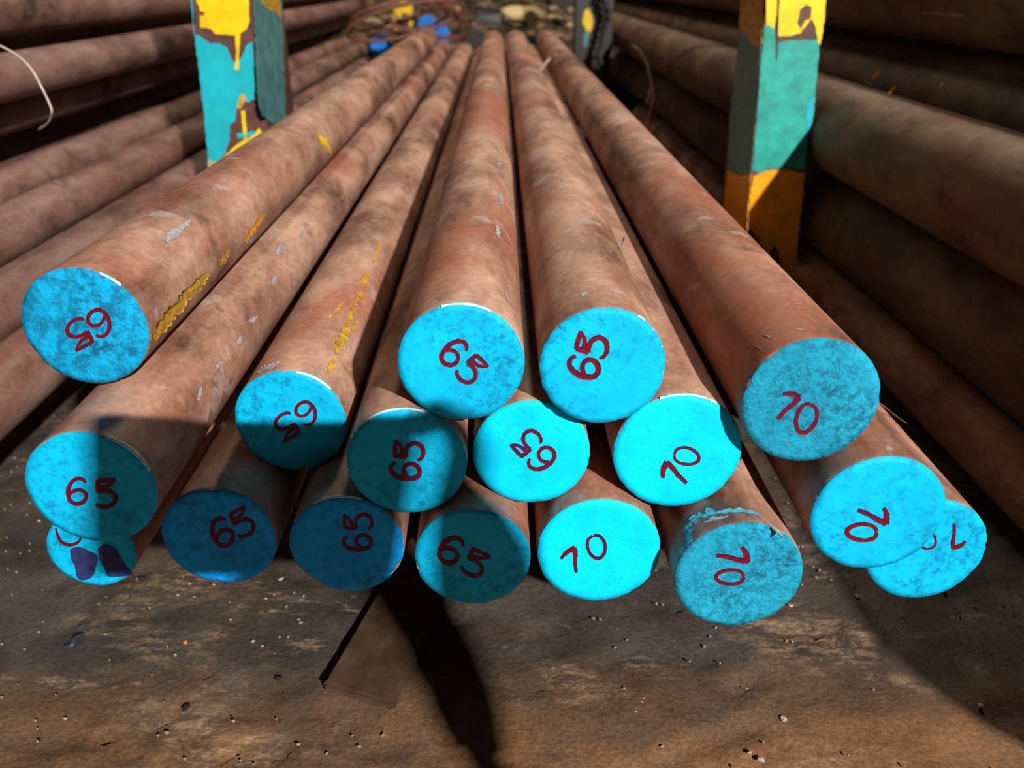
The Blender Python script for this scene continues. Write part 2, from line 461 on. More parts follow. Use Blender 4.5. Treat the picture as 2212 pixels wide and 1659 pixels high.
MAIN = {
    'A': (-0.2174, 0.4160, -0.1649, 65, 2.75, M_FACE_OLD, 0.03, 'rusty round bar at the top left, mottled blue end marked 65 upside down'),
    'B': (-0.2068, 0.3655, -0.2320, 65, 3.25, M_FACE, 0.034, 'rusty bar at far left, blue end marked upright 65, half in shade'),
    'C': (-0.1229, 0.4381, -0.2333, 65, 3.15, M_FACE, 0.034, 'rusty bar right of the top left one, blue 65 end with a straight shadow line'),
    'D': (-0.0513, 0.3950, -0.2356, 65, 3.00, M_FACE, 0.034, 'rusty second-row bar, shaded blue end with sideways 65, left of the cyan middle end'),
    'E': (-0.0205, 0.3960, -0.1780, 65, 2.80, M_FACE, 0.03, 'rusty bar, top row middle, blue end with 65 slanting down and shaded lower edge'),  # lower edge is darkened by the added hand shape
    'F': (0.0163, 0.4053, -0.2365, 65, 3.00, M_FACE_BRIGHT, 0.034, 'rusty bar mid-stack under the two top ones, clean cyan end, 65 slanting backwards'),
    'G': (0.0519, 0.3956, -0.1801, 65, 2.85, M_FACE, 0.05, 'rusty bar, top row right of centre, blue end with bold red 65 reading upwards'),
    'H': (0.0953, 0.3980, -0.2323, 70, 3.00, M_FACE_BRIGHT, 0.034, 'rusty bar with bright blue end, 70 reading upwards, left of the top right bar'),
    'I': (0.1571, 0.3825, -0.1942, 70, 3.10, M_FACE_ROUGH, 0.034, 'rusty bar at the top right, rough sawn blue end marked 70 slanting down'),
    'J': (-0.1608, 0.3993, -0.2866, 65, 3.00, M_FACE_SHADE, 0.05, 'bottom row rusty bar, shade-tinted blue end, 65 slanting up, bright sliver along lower edge'),
    'K': (-0.0881, 0.3950, -0.2897, 65, 3.00, M_FACE_SHADE, 0.06, 'bottom row rusty bar, shade-tinted blue end with 65 reading straight upwards'),
    'L': (-0.0166, 0.3871, -0.2934, 65, 3.00, M_FACE, 0.034, 'bottom row rusty bar, dark shaded blue end marked 65, above the floor board'),
    'M': (0.0545, 0.3908, -0.2926, 70, 3.00, M_FACE_BRIGHT, 0.034, 'bottom row rusty bar with bright cyan end, 70 slanting up'),
    'N': (0.1289, 0.3703, -0.2942, 70, 3.00, M_FACE_ROUGH, 0.034, 'bottom row rusty bar, blue end, sideways 70, blue paint smeared on its top'),
    'O': (0.1960, 0.3674, -0.2528, 70, 3.10, M_FACE, 0.034, 'rusty bar at the right, blue 70 end overlapping the lowest right one'),
    'P': (0.2472, 0.4008, -0.3012, 70, 3.00, M_FACE, 0.034, 'rusty bar lowest at far right, blue end with 70 partly covered by another bar'),
    'Q': (-0.2374, 0.4035, -0.2983, 51, 2.90, M_FACE, 0.034, 'thin rusty bar lowest at far left, figures smeared dark purple'),
}
DIGITS = [
    ('A', '6', 214, 698, (0.46, 0.9), 58, 0.85, 0.9),
    ('A', '5', 171, 720, (0.46, 0.9), 60, 0.85, 1),
    ('B', '6', 168, 1061, (0.03, -1), 55, 0.85, 1),
    ('B', '5', 229, 1066, (-0.05, -1), 58, 0.85, 1.15),
    ('C', '6', 661, 893, (0.5, 0.86), 50, 0.9, 0.9),
    ('C', '5', 619, 920, (0.5, 0.86), 52, 0.9, 1),
    ('D', '6', 875, 1016, (-1, -0.12), 63, 0.62, 1),
    ('D', '5', 884, 973, (-1, -0.12), 62, 0.66, 1.05),
    ('E', '6', 981, 762, (0.69, -0.73), 62, 0.72, 1),
    ('E', '5', 1018, 799, (0.72, -0.7), 62, 0.74, 1.05),
    ('F', '6', 1170, 991, (-0.8, 0.6), 60, 0.72, 0.9),
    ('F', '5', 1139, 956, (-0.76, 0.65), 60, 0.74, 0.95),
    ('G', '6', 1261, 792, (-0.96, -0.28), 65, 0.72, 1.15),
    ('G', '5', 1280, 746, (-0.96, -0.28), 66, 0.74, 1.15),
    ('H', '7', 1458, 1024, (-0.86, -0.5), 60, 0.7, 1.1),
    ('H', '0', 1483, 985, (-0.97, -0.2), 54, 0.8, 0.9),
    ('I', '7', 1700, 878, (0.5, -0.86), 64, 0.66, 1.05),
    ('I', '0', 1742, 904, (0.36, -0.93), 64, 0.8, 1.05),
    ('J', '6', 480, 1149, (-0.4, -0.91), 60, 0.8, 1),
    ('J', '5', 524, 1129, (-0.45, -0.89), 58, 0.8, 1),
    ('K', '6', 772, 1171, (-1, 0.05), 60, 0.6, 0.85),
    ('K', '5', 774, 1127, (-1, 0.05), 60, 0.6, 0.85),
    ('L', '6', 975, 1188, (0.5, -0.86), 58, 0.85, 1.1),
    ('L', '5', 1026, 1217, (0.45, -0.89), 54, 0.95, 1.1),
    ('M', '7', 1238, 1211, (-0.42, -0.91), 50, 0.92, 1.1),
    ('M', '0', 1289, 1181, (-0.2, -0.98), 50, 0.92, 1),
    ('N', '7', 1583, 1202, (1, -0.05), 66, 0.6, 1.05),
    ('N', '0', 1577, 1247, (1, -0.0), 60, 0.62, 0.95),
    ('O', '7', 1886, 1112, (0.98, 0.2), 66, 0.6, 1.05),
    ('O', '0', 1862, 1150, (1, 0.03), 64, 0.66, 1.05),
    ('P', '7', 2064, 1158, (0.25, 0.97), 52, 0.72, 0.9),
    ('P', '0', 2003, 1166, (0.25, 0.97), 40, 1.05, 0.9),
]
SIDE = {
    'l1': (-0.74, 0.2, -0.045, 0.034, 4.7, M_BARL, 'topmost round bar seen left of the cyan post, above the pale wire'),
    'l9': (-0.835, 0.2, -0.262, 0.034, 4.4, M_BARL, 'added round bar covering lit floor deep in the black gap of the left rack'),  # this and the next two bars are added to keep the gap dark
    'lA': (-0.905, 0.2, -0.2, 0.036, 4.4, M_BARL, 'added round bar hiding lit floor at the back of the black gap in the left rack'),
    'lB': (-0.775, 0.2, -0.335, 0.034, 4.4, M_BARL, 'added low bar keeping the gap of the left rack dark'),
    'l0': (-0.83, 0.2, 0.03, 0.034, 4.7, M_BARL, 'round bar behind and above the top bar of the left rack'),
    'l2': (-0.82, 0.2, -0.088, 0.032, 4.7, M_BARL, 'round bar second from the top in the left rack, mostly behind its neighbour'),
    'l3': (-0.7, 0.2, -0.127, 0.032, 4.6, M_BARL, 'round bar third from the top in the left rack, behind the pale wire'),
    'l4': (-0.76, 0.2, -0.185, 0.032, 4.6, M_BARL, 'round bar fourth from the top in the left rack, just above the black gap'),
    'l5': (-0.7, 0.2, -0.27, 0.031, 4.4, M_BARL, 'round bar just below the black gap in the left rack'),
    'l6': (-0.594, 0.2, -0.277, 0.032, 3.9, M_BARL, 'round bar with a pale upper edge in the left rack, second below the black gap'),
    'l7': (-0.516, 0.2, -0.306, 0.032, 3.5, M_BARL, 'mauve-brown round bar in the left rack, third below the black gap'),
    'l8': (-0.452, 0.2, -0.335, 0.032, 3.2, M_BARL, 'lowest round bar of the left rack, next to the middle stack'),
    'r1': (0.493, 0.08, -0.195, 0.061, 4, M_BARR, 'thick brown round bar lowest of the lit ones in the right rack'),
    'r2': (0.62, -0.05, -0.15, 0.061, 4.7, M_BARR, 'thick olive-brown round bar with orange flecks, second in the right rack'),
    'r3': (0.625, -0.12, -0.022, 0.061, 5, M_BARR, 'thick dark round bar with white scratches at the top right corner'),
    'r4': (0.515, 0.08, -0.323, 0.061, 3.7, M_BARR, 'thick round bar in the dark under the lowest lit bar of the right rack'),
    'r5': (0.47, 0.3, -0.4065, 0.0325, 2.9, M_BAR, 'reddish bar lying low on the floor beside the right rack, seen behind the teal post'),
    'r9': (0.298, 0.8, -0.407, 0.0325, 3, M_BARR, 'added bar keeping light off the floor between the middle rack and the teal post'),  # added low bar that blocks the key light from a floor strip
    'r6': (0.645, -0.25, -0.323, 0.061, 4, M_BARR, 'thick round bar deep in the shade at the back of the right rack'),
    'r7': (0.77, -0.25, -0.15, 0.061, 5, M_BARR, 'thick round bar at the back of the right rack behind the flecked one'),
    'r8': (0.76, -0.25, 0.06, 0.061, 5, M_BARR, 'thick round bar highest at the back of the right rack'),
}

for k, (x, y, z, d, y1, fm, chip, lab) in MAIN.items():
    make_bar(k, x, y, z, d/2000, y1, lab, M_BAR, fm, 'bars in the middle rack', chip, 96)

for i, (k, ch, cx, cy, up, h, wide, bold) in enumerate(DIGITS):
    b = BARS[k]; write(b['face'], ch, cx, cy, up, h, b['sf'], b['inv'], wide, bold, i*5)

# smeared-out figures on the lowest bar at the left
b = BARS['Q']
def pent(poly, name, mat, lift, lab=None):
    poly = [tuple(v_[:2]) for v_ in smooth2([(p_[0], p_[1], 0) for p_ in poly]+[(poly[0][0], poly[0][1], 0)], 4)][:-1]
    o = patch(name, poly, b['sf'], lambda p: Vector((0, -1, 0)), lift, mat, b['face'], b['inv'], .8)
    if lab: o['label'] = lab
pent([(152, 1186), (163, 1182), (178, 1183), (190, 1189), (205, 1196), (212, 1205), (208, 1222), (203, 1240), (192, 1250), (175, 1252), (166, 1243), (162, 1222), (154, 1205)], 'paint_smear', M_PURPLE, .0005, 'dark purple smear over an old figure')
pent([(212, 1184), (224, 1177), (238, 1178), (252, 1190), (262, 1205), (272, 1222), (286, 1238), (276, 1243), (252, 1245), (232, 1243), (226, 1226), (216, 1207)], 'paint_smear', M_PURPLE, .0005, 'dark purple smear over an old figure')
o = ribbon('painted_digit', smooth2([(121, 1140, 4), (126, 1160, 6), (138, 1174, 7), (155, 1177, 7), (170, 1170, 6), (175, 1160, 4)]), b['sf'], lambda p: Vector((0, -1, 0)), .0005, .0003, .1, 3, M_RED, b['face'], b['inv'])

# streaks, drips and scuffs of paint on the shafts
def streak(k, pts, mat, jit=.35, n=5, seed=0, name='paint_streak'):
    b = BARS[k]
    return ribbon(name, smooth2(pts, n), b['ss'], b['ns'], .0004, .0005, jit, 4, mat, b['shaft'], b['inv'], seed)
streak('A', [(330, 735, 12), (350, 705, 20), (372, 676, 22), (395, 648, 20), (418, 622, 20), (440, 600, 12), (452, 588, 5)], M_YELD, .45, 6, 3)
streak('A', [(476, 574, 5), (483, 560, 12), (489, 546, 8), (492, 540, 3)], M_YELD, .4, 5, 4)
streak('A', [(528, 522, 5), (542, 500, 9), (556, 482, 9), (572, 462, 4)], M_ORG, .4, 5, 5)
streak('A', [(688, 292, 4), (697, 303, 14), (703, 312, 7), (708, 320, 10), (715, 330, 4)], M_YEL, .3, 5, 6)
streak('A', [(535, 528, 4), (543, 516, 8), (548, 508, 5)], M_CHALK, .2, 4, 7)
streak('A', [(355, 522, 14), (375, 506, 20), (398, 488, 16), (410, 476, 6)], M_CHALK, .4, 4, 8, 'paint_scuff')
for q, st in enumerate([[(708, 808, 3), (716, 790, 12), (722, 776, 7)], [(725, 765, 4), (733, 745, 14), (744, 722, 18), (752, 704, 10)], [(748, 700, 5), (758, 680, 12), (764, 668, 8)], [(766, 662, 4), (776, 640, 10), (782, 628, 5)],
        [(781, 622, 5), (788, 604, 14), (795, 588, 6)], [(806, 566, 3), (815, 545, 8), (822, 524, 3)], [(708, 690, 3), (726, 672, 8), (740, 655, 5)], [(760, 716, 3), (768, 700, 6), (775, 690, 3)]]):
    streak('C', st, M_YELD, .5, 8, 90+q)
streak('E', [(1096, 652, 2), (1094, 640, 3), (1092, 630, 2)], M_CHALK, .2, 3, 10)
streak('G', [(1256, 638, 4), (1264, 634, 4), (1270, 632, 3)], M_RIM, .1, 3, 11)
for q, (k, u, v, l, w_, an) in enumerate([('B', 600, 540, 26, 10, 60), ('B', 655, 505, 20, 8, 55), ('B', 545, 690, 22, 9, 30), ('B', 470, 790, 20, 10, 50), ('B', 590, 605, 22, 8, 60), ('B', 430, 850, 34, 9, 75),
        ('B', 515, 735, 18, 9, 60), ('E', 1075, 500, 30, 9, 95), ('E', 1078, 350, 22, 8, 90), ('E', 1082, 430, 26, 7, 95), ('I', 1660, 728, 20, 3, 160), ('I', 1725, 712, 30, 3, 172), ('I', 1640, 752, 14, 3, 145),
        ('H', 1490, 846, 8, 4, 170), ('B', 360, 840, 10, 5, 0), ('J', 500, 1034, 22, 3, 170), ('G', 1345, 520, 20, 6, 70)]):
    a = math.radians(an); c_, s_ = math.cos(a)*l/2, math.sin(a)*l/2
    streak(k, [(u-c_, v+s_, w_*.3), (u-c_*.3, v+s_*.4, w_), (u+c_*.4, v-s_*.3, w_*.8), (u+c_, v-s_, w_*.3)], M_CHALK, .5, 4, 20+q, 'paint_scuff')
streak('C', [(556, 806, 4), (575, 796, 12), (592, 790, 10), (606, 783, 4)], M_CHALK, .5, 6, 50, 'paint_scuff')
# blue paint brushed over the top of the near bar at the lower right
streak('N', [(1478, 1150, 6), (1490, 1130, 14), (1512, 1114, 16), (1548, 1108, 12)], M_LTBLUE, .6, 7, 60)
streak('N', [(1540, 1110, 4), (1570, 1105, 9), (1600, 1104, 10), (1630, 1110, 7), (1645, 1118, 3)], M_LTBLUE, .3, 7, 61)
streak('N', [(1490, 1180, 10), (1487, 1160, 14), (1492, 1140, 8)], M_LTBLUE, .4, 6, 62)
streak('N', [(1652, 1128, 2), (1668, 1138, 5), (1682, 1150, 4), (1690, 1162, 2)], M_CHALK, .3, 4, 63)
streak('N', [(1520, 1128, 3), (1545, 1120, 7), (1575, 1116, 5)], M_CHALK, .5, 5, 64)
for k, a0, a1, wd in [('C', 40, 78, .0022), ('E', 62, 106, .0012), ('D', 70, 152, .0008), ('B', 18, 66, .0016), ('H', 60, 110, .0007), ('K', 70, 120, .0005), ('A', 45, 65, .0008), ('G', 52, 60, .0010)]:
    rim_arc(BARS[k]['root'], BARS[k]['R'], a0, a1, wd, a0)

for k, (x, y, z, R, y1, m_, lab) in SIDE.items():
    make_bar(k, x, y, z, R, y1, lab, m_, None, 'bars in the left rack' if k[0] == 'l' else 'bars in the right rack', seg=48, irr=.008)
streak('r1', [(1918, 206, 2), (1926, 195, 5), (1934, 185, 2)], M_ORG, .3, 4, 70) if 'r1' in BARS else None
for q, (u, v, l, w_, an, m_) in enumerate([(1893, 160, 26, 5, 55, M_ORG), (1878, 183, 7, 5, 0, M_CHALK), (2035, 182, 10, 5, 60, M_ORG)]):
    a = math.radians(an); c_, s_ = math.cos(a)*l/2, math.sin(a)*l/2
    streak('r2', [(u-c_, v+s_, w_*.4), (u, v, w_), (u+c_, v-s_, w_*.4)], m_, .4, 4, 80+q)
streak('r3', [(1990, 28, 2), (2030, 30, 4), (2085, 34, 2)], M_CHALK, .3, 5, 90)

# ------------------------------------------------------------------ rack posts
def post(px, py, wd, dp, ztop, label, mat=None):
    """open channel post: web towards the stack ends, two flanges, on a foot plate"""
    root = empty('rack_post', (px, py, 0), label, 'post')
    bm = bmesh.new()
    box_bm(bm, 0, wd, 0, dp, 0.006, ztop, .0025)
    link('post_body', from_bm('post_body', bm), mat or M_PRIMER, root)
    bm = bmesh.new(); box_bm(bm, 0, wd, -.04, dp+.04, 0, .008, .001)
    link('foot_plate', from_bm('foot_plate', bm), M_BLACK, root)
    return root
LPX, LPW, LPY, LPD = -.3955, .0785, 1.2, .165
RPX, RPW, RPY, RPD = .3465, .078, 1.2, .118
lp = post(LPX, LPY, LPW, LPD, .62, 'steel post with yellow and cyan drips, left of the middle stack')
rp = post(RPX, RPY, RPW, RPD, .62, 'steel post painted teal over orange-yellow, right of the middle stack')
def inv_of(o): return Matrix.Translation(-o.location)
FN = lambda p: Vector((0, -1, 0))
def coat(o, poly, mat, Y=None, X=None, nx=1, lift=.0006, rough=1.2, seed=1, label=None):
    if X is None: s = lambda u, v: atY(u, v, Y); n = FN
    else: s = lambda u, v: atX(u, v, X); n = lambda p: Vector((nx, 0, 0))
    q = patch('paint_coat', poly, s, n, lift, mat, o, inv_of(o), rough, seed)
    if label: q['label'] = label
    return q
# left post, front
Y = LPY
coat(lp, [(425, -60), (425, 5), (430, 12), (432, 24), (444, 27), (440, 34), (432, 33), (433, 60), (446, 60), (458, 64), (466, 74), (508, 76), (511, 115), (507, 150), (516, 150), (516, 120), (519, 72), (534, 62), (539, 48), (536, -60)], M_YEL, Y, lift=.0011, rough=.8, seed=3, label='yellow paint with drips')
coat(lp, [(408, -60), (413, 5), (419, 72), (421, 76), (419, 60), (413, -60)], M_CYAN, Y, lift=.0008, rough=0)
coat(lp, [(420, 74), (430, 76), (440, 84), (455, 95), (475, 94), (490, 102), (500, 128), (512, 142), (524, 120), (532, 98), (545, 90), (549, 150), (557, 216), (545, 214), (536, 222), (522, 212), (512, 230), (508, 262), (497, 268), (496, 305), (487, 330), (470, 352), (452, 420), (449, 330), (440, 240), (428, 140)], M_CYAN, Y, seed=4, label='cyan paint')
coat(lp, [(512, 232), (518, 206), (527, 202), (532, 214), (526, 224), (520, 236)], M_YELD, Y, lift=.0009, seed=5)
coat(lp, [(521, 240), (529, 238), (533, 280), (534, 300), (548, 290), (560, 276), (566, 285), (556, 300), (540, 312), (520, 326), (490, 345), (470, 352), (490, 332), (512, 312), (528, 302)], M_YEL, Y, lift=.0012, rough=.8, seed=6)
coat(lp, [(511, 290), (519, 286), (530, 290), (545, 282), (556, 286), (548, 292), (530, 296), (516, 299)], M_CYAN, Y, lift=.0014, rough=.6, seed=7)
coat(lp, [(452, 345), (466, 350), (472, 420), (452, 420)], M_YELD, Y, lift=.0009, seed=8)
# left post, side towards the stack
X = LPX+LPW
coat(lp, [(546, -60), (552, 100), (557, 215), (566, 250), (590, 268), (618, 262), (612, 120), (606, -60)], M_TEALD, X=X, seed=9, label='teal paint with side shade in its colour')
coat(lp, [(560, -60), (565, 10), (580, 22), (598, 28), (606, 40), (602, -60)], M_YELD, X=X, lift=.001, seed=10)
# right post, front
Y = RPY
coat(rp, [(1684, -60), (1683, 10), (1678, 60), (1676, 78), (1700, 78), (1728, 72), (1745, 50), (1752, 40), (1762, 60), (1766, 92), (1772, 96), (1781, 40), (1788, -60)], M_YEL, Y, lift=.0011, rough=.8, seed=11, label='yellow paint with a scraped lower edge')
coat(rp, [(1655, -60), (1655, 30), (1654, 60), (1656, 52), (1672, 62), (1680, 10), (1681, -60)], M_YEL, Y, lift=.0009, rough=0, seed=12)
coat(rp, [(1652, 55), (1662, 50), (1673, 60), (1676, 95), (1700, 88), (1735, 86), (1771, 86), (1765, 160), (1757, 250), (1745, 300), (1738, 366), (1700, 362), (1655, 366), (1640, 376), (1626, 366), (1632, 300), (1640, 200), (1645, 120)], M_TEAL, Y, lift=.0007, seed=13, label='teal paint')
coat(rp, [(1627, 380), (1640, 376), (1655, 368), (1700, 366), (1738, 376), (1728, 470), (1722, 530), (1716, 640), (1690, 640), (1684, 545), (1668, 528), (1660, 560), (1640, 520), (1618, 490), (1620, 430)], M_ORG, Y, lift=.0010, seed=14, label='orange-yellow paint near the foot')
coat(rp, [(1744, 222), (1757, 208), (1757, 238), (1752, 262), (1744, 300), (1741, 250)], M_CYAN, Y, lift=.0011, seed=15)
coat(rp, [(1676, 60), (1681, -60), (1684, -60), (1681, 70), (1679, 130), (1676, 128)], M_BLACK, Y, lift=.0013, rough=0, seed=16)
coat(rp, [(1728, 20), (1740, 10), (1752, 14), (1750, 40), (1738, 44), (1730, 66), (1722, 50)], M_PRIMER, Y, lift=.0016, seed=17)
# right post, side towards the stack
X = RPX
coat(rp, [(1603, -60), (1598, 62), (1610, 68), (1622, 90), (1634, 100), (1645, 96), (1654, -60)], M_YELD, X=X, nx=-1, lift=.0009, seed=18, label='ochre paint')
coat(rp, [(1598, 60), (1610, 68), (1622, 90), (1634, 100), (1645, 94), (1640, 200), (1630, 300), (1624, 376), (1600, 378), (1572, 366), (1578, 250), (1590, 140)], M_TEALD, X=X, nx=-1, seed=19, label='teal paint with side shade in its colour')
coat(rp, [(1572, 368), (1600, 379), (1623, 376), (1616, 490), (1612, 560), (1562, 500), (1565, 430)], M_ORG, X=X, nx=-1, lift=.0009, seed=20)

# far pair of posts
fl = post(-.388, 3.4, .078, .10, .545, 'far steel post with yellow top and drips beside the wire coil')
Y = 3.4
coat(fl, [(849, -4), (853, 30), (860, 32), (864, 50), (868, 30), (874, 28), (880, 30), (886, 62), (891, 62), (892, 12), (870, -4)], M_YEL, Y, lift=.002, rough=.3, seed=30, label='yellow paint with drips')
coat(fl, [(848, 30), (856, 32), (863, 60), (862, 92), (853, 92)], M_YELD, Y, lift=.0015, rough=.3, seed=31)
fr = post(.278, 3.35, .135, .12, .60, 'dark far post with a yellow streak, hung with a chain', M_BLACK)
coat(fr, [(1258, 45), (1262, 26), (1270, 17), (1278, 30), (1281, 48), (1276, 68), (1268, 68), (1262, 58)], M_YEL, 3.35, lift=.004, rough=.3, seed=32, label='yellow paint streak')
coat(fr, [(1260, 70), (1274, 68), (1268, 100), (1260, 102)], M_TEALD, 3.35, lift=.004, rough=.3, seed=33)
# chain hanging on the far right post
ch = empty('lifting_chain', atY(1296, 0, 3.30), 'heavy black chain hanging on the dark far post', 'chain')
ci = Matrix.Translation(-ch.location)
cpts = smooth_path([atY(1296, -40, 3.30), atY(1300, -5, 3.28), atY(1312, 30, 3.28), atY(1302, 62, 3.28), atY(1296, 95, 3.27), atY(1288, 120, 3.26), atY(1300, 146, 3.25)], 4)
for i in range(len(cpts)-1):
    a, b_ = cpts[i], cpts[i+1]; m_ = (a+b_)/2; t = (b_-a).normalized(); l = (b_-a).length*.72
    s = t.cross(Vector((0, 1, 0))).normalized() if i % 2 else t.cross(Vector((1, .2, 0))).normalized()
    pts = [ci @ (m_+t*math.cos(q)*l+s*math.sin(q)*.013) for q in [2*PI*j/14 for j in range(15)]]
    link('chain_link', tube_mesh('chain_link', pts, .0055, 6, False), M_BLACK, ch)

# ------------------------------------------------------------------ timbers under the bars
def bearer(name, x0, x1, y0, y1, zl, zr, label, mat=M_TIMBER, z0=0.0, group=None, slot=None):
    o = empty(name, ((x0+x1)/2, (y0+y1)/2, z0), label, 'bearer', group)
    bm = bmesh.new(); box_bm(bm, x0-o.location.x, x1-o.location.x, y0-o.location.y, y1-o.location.y, 0, 1, 0)
    for v in bm.verts:
        t = (v.co.x+o.location.x-x0)/(x1-x0)
        if v.co.z > .5: v.co.z = zl+(zr-zl)*t-z0
    bmesh.ops.bevel(bm, geom=bm.edges[:], offset=.003, segments=2, affect='EDGES')
    link('beam', from_bm('beam', bm), mat, o)
    return o
def ztop(x): return H-.3285-.035*(x-.1)-.0032
for i, (yy, nm) in enumerate([(1.72, 'near'), (2.55, 'far')]):
    bearer('timber_bearer', -.28, .262, yy, yy+.09, ztop(-.28), ztop(.262), 'dirty timber under the middle stack, %s one of the two' % ('nearer' if i == 0 else 'farther'))
    bearer('timber_bearer', -1.1, -.42, yy, yy+.09, .0715, .0715, 'dirty timber under the left stack, %s one of the two' % ('nearer' if i == 0 else 'farther'))
    bearer('timber_bearer', .505, 1.1, yy, yy+.09, .0475, .0475, 'dirty timber under the right stack, %s one of the two' % ('nearer' if i == 0 else 'farther'))
# flat board on the floor sticking out from under the stack
def board():
    c = [atZ(695, 1475, .009), atZ(850, 1520, .009), atZ(960, 1270, .009), atZ(800, 1273, .009)]
    a, b_ = c[0], c[1]; dirv = Vector((.26, 1, 0)).normalized()
    o = empty('wood_board', ((a+b_)/2).to_2d().to_3d(), 'short flat wooden board on the floor, its end sticking out under the stack', 'board')
    L = .42; oi = Matrix.Translation(-o.location); vs = []
    p = [a, b_, b_+dirv*L, a+dirv*L]
    bm = bmesh.new()
    lo = [bm.verts.new(oi @ Vector((q.x, q.y, .0))) for q in p]; hi = [bm.verts.new(oi @ Vector((q.x, q.y, .009))) for q in p]
    bm.faces.new(hi); bm.faces.new(lo[::-1])
    for i in range(4): j = (i+1) % 4; bm.faces.new((lo[i], lo[j], hi[j], hi[i]))
    bmesh.ops.bevel(bm, geom=bm.edges[:], offset=.0025, segments=2, affect='EDGES')
    bmesh.ops.recalc_face_normals(bm, faces=bm.faces)
    link('board_body', from_bm('board_body', bm), M_TIMBER, o)
board()

# ------------------------------------------------------------------ wires
def wire(label, pts, r, mat, name='wire', cat='wire', n=8, seg=8, group=None):
    P = smooth_path(pts, n); base = P[0].copy(); iv = Matrix.Translation(-base)
    o = link(name, tube_mesh(name, [iv @ p for p in P], r, seg), mat); o.location = base
    return tag(o, label, cat, group)
wire('pale binding wire curling out from the left stack', [atY(-30, 88, .95), atY(0, 99, .93), atY(35, 118, .92), atY(66, 147, .91), atY(88, 185, .90), atY(106, 222, .90), atY(112, 243, .90), atY(104, 265, .92), atY(84, 279, .95)], .0011, M_WIRE, 'binding_wire')
wire('short pale twist of wire sticking up behind the right-hand bar', [atY(1366, 98, 1.75), atY(1384, 112, 1.74), atY(1398, 140, 1.73), atY(1404, 165, 1.72), atY(1408, 185, 1.72), atY(1402, 205, 1.72), atY(1397, 224, 1.72)], .0022, M_WIRE, 'binding_wire')
wire('thin brown wire wrapped over the thick right bar behind the teal post', [BARS['r1']['ss'](u, v)+BARS['r1']['ns'](BARS['r1']['ss'](u, v))*.003 for u, v in ((1585, 104), (1540, 100), (1500, 105), (1470, 118), (1450, 140), (1445, 160), (1450, 176))], .0012, M_RWIRE, 'binding_wire')
wire('thin rusty wire hanging below the pale twist', [atY(1408, 188, 1.73), atY(1410, 215, 1.73), atY(1402, 245, 1.74), atY(1393, 275, 1.75)], .0009, M_RWIRE, 'binding_wire')
wire('short pale wire lying between the two far bars', [atY(1166, 155, 1.9), atY(1178, 137, 1.9), atY(1190, 125, 1.9), atY(1201, 117, 1.88)], .0018, M_WIRE, 'binding_wire')
wire('fine wire end poking out beside the right 70 bar', [atY(1897, 868, .50), atY(1915, 882, .50), atY(1935, 898, .51), atY(1958, 914, .52)], .0004, M_RWIRE, 'binding_wire')
# coil of rusty wire by the far left post
coil = empty('wire_coil', atY(870, 60, 3.1), 'loose coil of rusty wire lying on the far ends of the bars', 'wire coil')
ci = Matrix.Translation(-coil.location)
def loop(cu, cv, ru, rv, rot, Y, dy, ph, turn=1.0, r=.006):
    pts = []
    for j in range(41):
        a = ph+2*PI*turn*j/40; x, y = ru*math.cos(a), rv*math.sin(a)
        c_, s_ = math.cos(rot), math.sin(rot)
        pts.append(ci @ atY(cu+x*c_-y*s_, cv+x*s_+y*c_, Y+dy*math.sin(a+.7)))
    link('wire_loop', tube_mesh('wire_loop', pts, r, 6), M_RWIRE, coil)
loop(875, 45, 128, 34, -.22, 2.98, .08, 0)
loop(900, 30, 118, 40, .30, 3.02, .08, 1)
loop(862, 38, 105, 30, -.10, 3.05, .10, 2)
loop(905, 22, 95, 46, .45, 3.10, .08, 3, .8)
loop(850, 25, 100, 22, -.3, 3.15, .06, .5, .9)

# ------------------------------------------------------------------ bars beyond, with ends facing this way
FAR = [(825, 101, 25, 3.55, M_FACE_FAR, 'short far bar end painted blue, left of the yellow far post'),
       (924, 56, 21, 4.2, M_FACE_FAR, 'far bar end painted pale blue behind the wire coil'),
       (946, 76, 25, 3.4, M_FACE_FAR, 'far bar end painted bright blue, next to the end of the left top bar'),
       (1030, 92, 29, 3.5, M_BLACK, 'far bar end in dark grey between the two middle rows')]
for i, (u, v, rpx, Y, fm, lab) in enumerate(FAR):
    p = atY(u, v, Y); R = rpx/FPX*Y*.93
    make_bar('f%d' % i, p.x, p.y, p.z-H, R, (4.6 if Y > 4 else 3.84), lab, M_BARR, fm, 'bars in the rack behind', .02, 40)
p = atY(1055, 40, 3.9)
bm = bmesh.new(); box_bm(bm, -.065, .065, -.05, .05, 0, .06, .012); 
for v_ in bm.verts: v_.co += Vector((mnoise.noise(v_.co*30), mnoise.noise(v_.co*30+Vector((5, 0, 0))), mnoise.noise(v_.co*30+Vector((0, 7, 0)))))*.008
o = link('scrap_block', from_bm('scrap_block', bm), M_BLACK); o.location = (p.x, p.y, p.z-.03); tag(o, 'dark block lying behind the ends of the middle bars', 'block')
bm = bmesh.new(); box_bm(bm, -.15, .15, -.04, .04, -.018, .018, .004)
o = link('steel_channel', from_bm('steel_channel', bm), M_BLACK); p = atY(1250, 4, 4.3); o.location = p; o.rotation_euler = (0, .03, -.1); tag(o, 'dark steel length lying across behind the far right post', 'steel length')

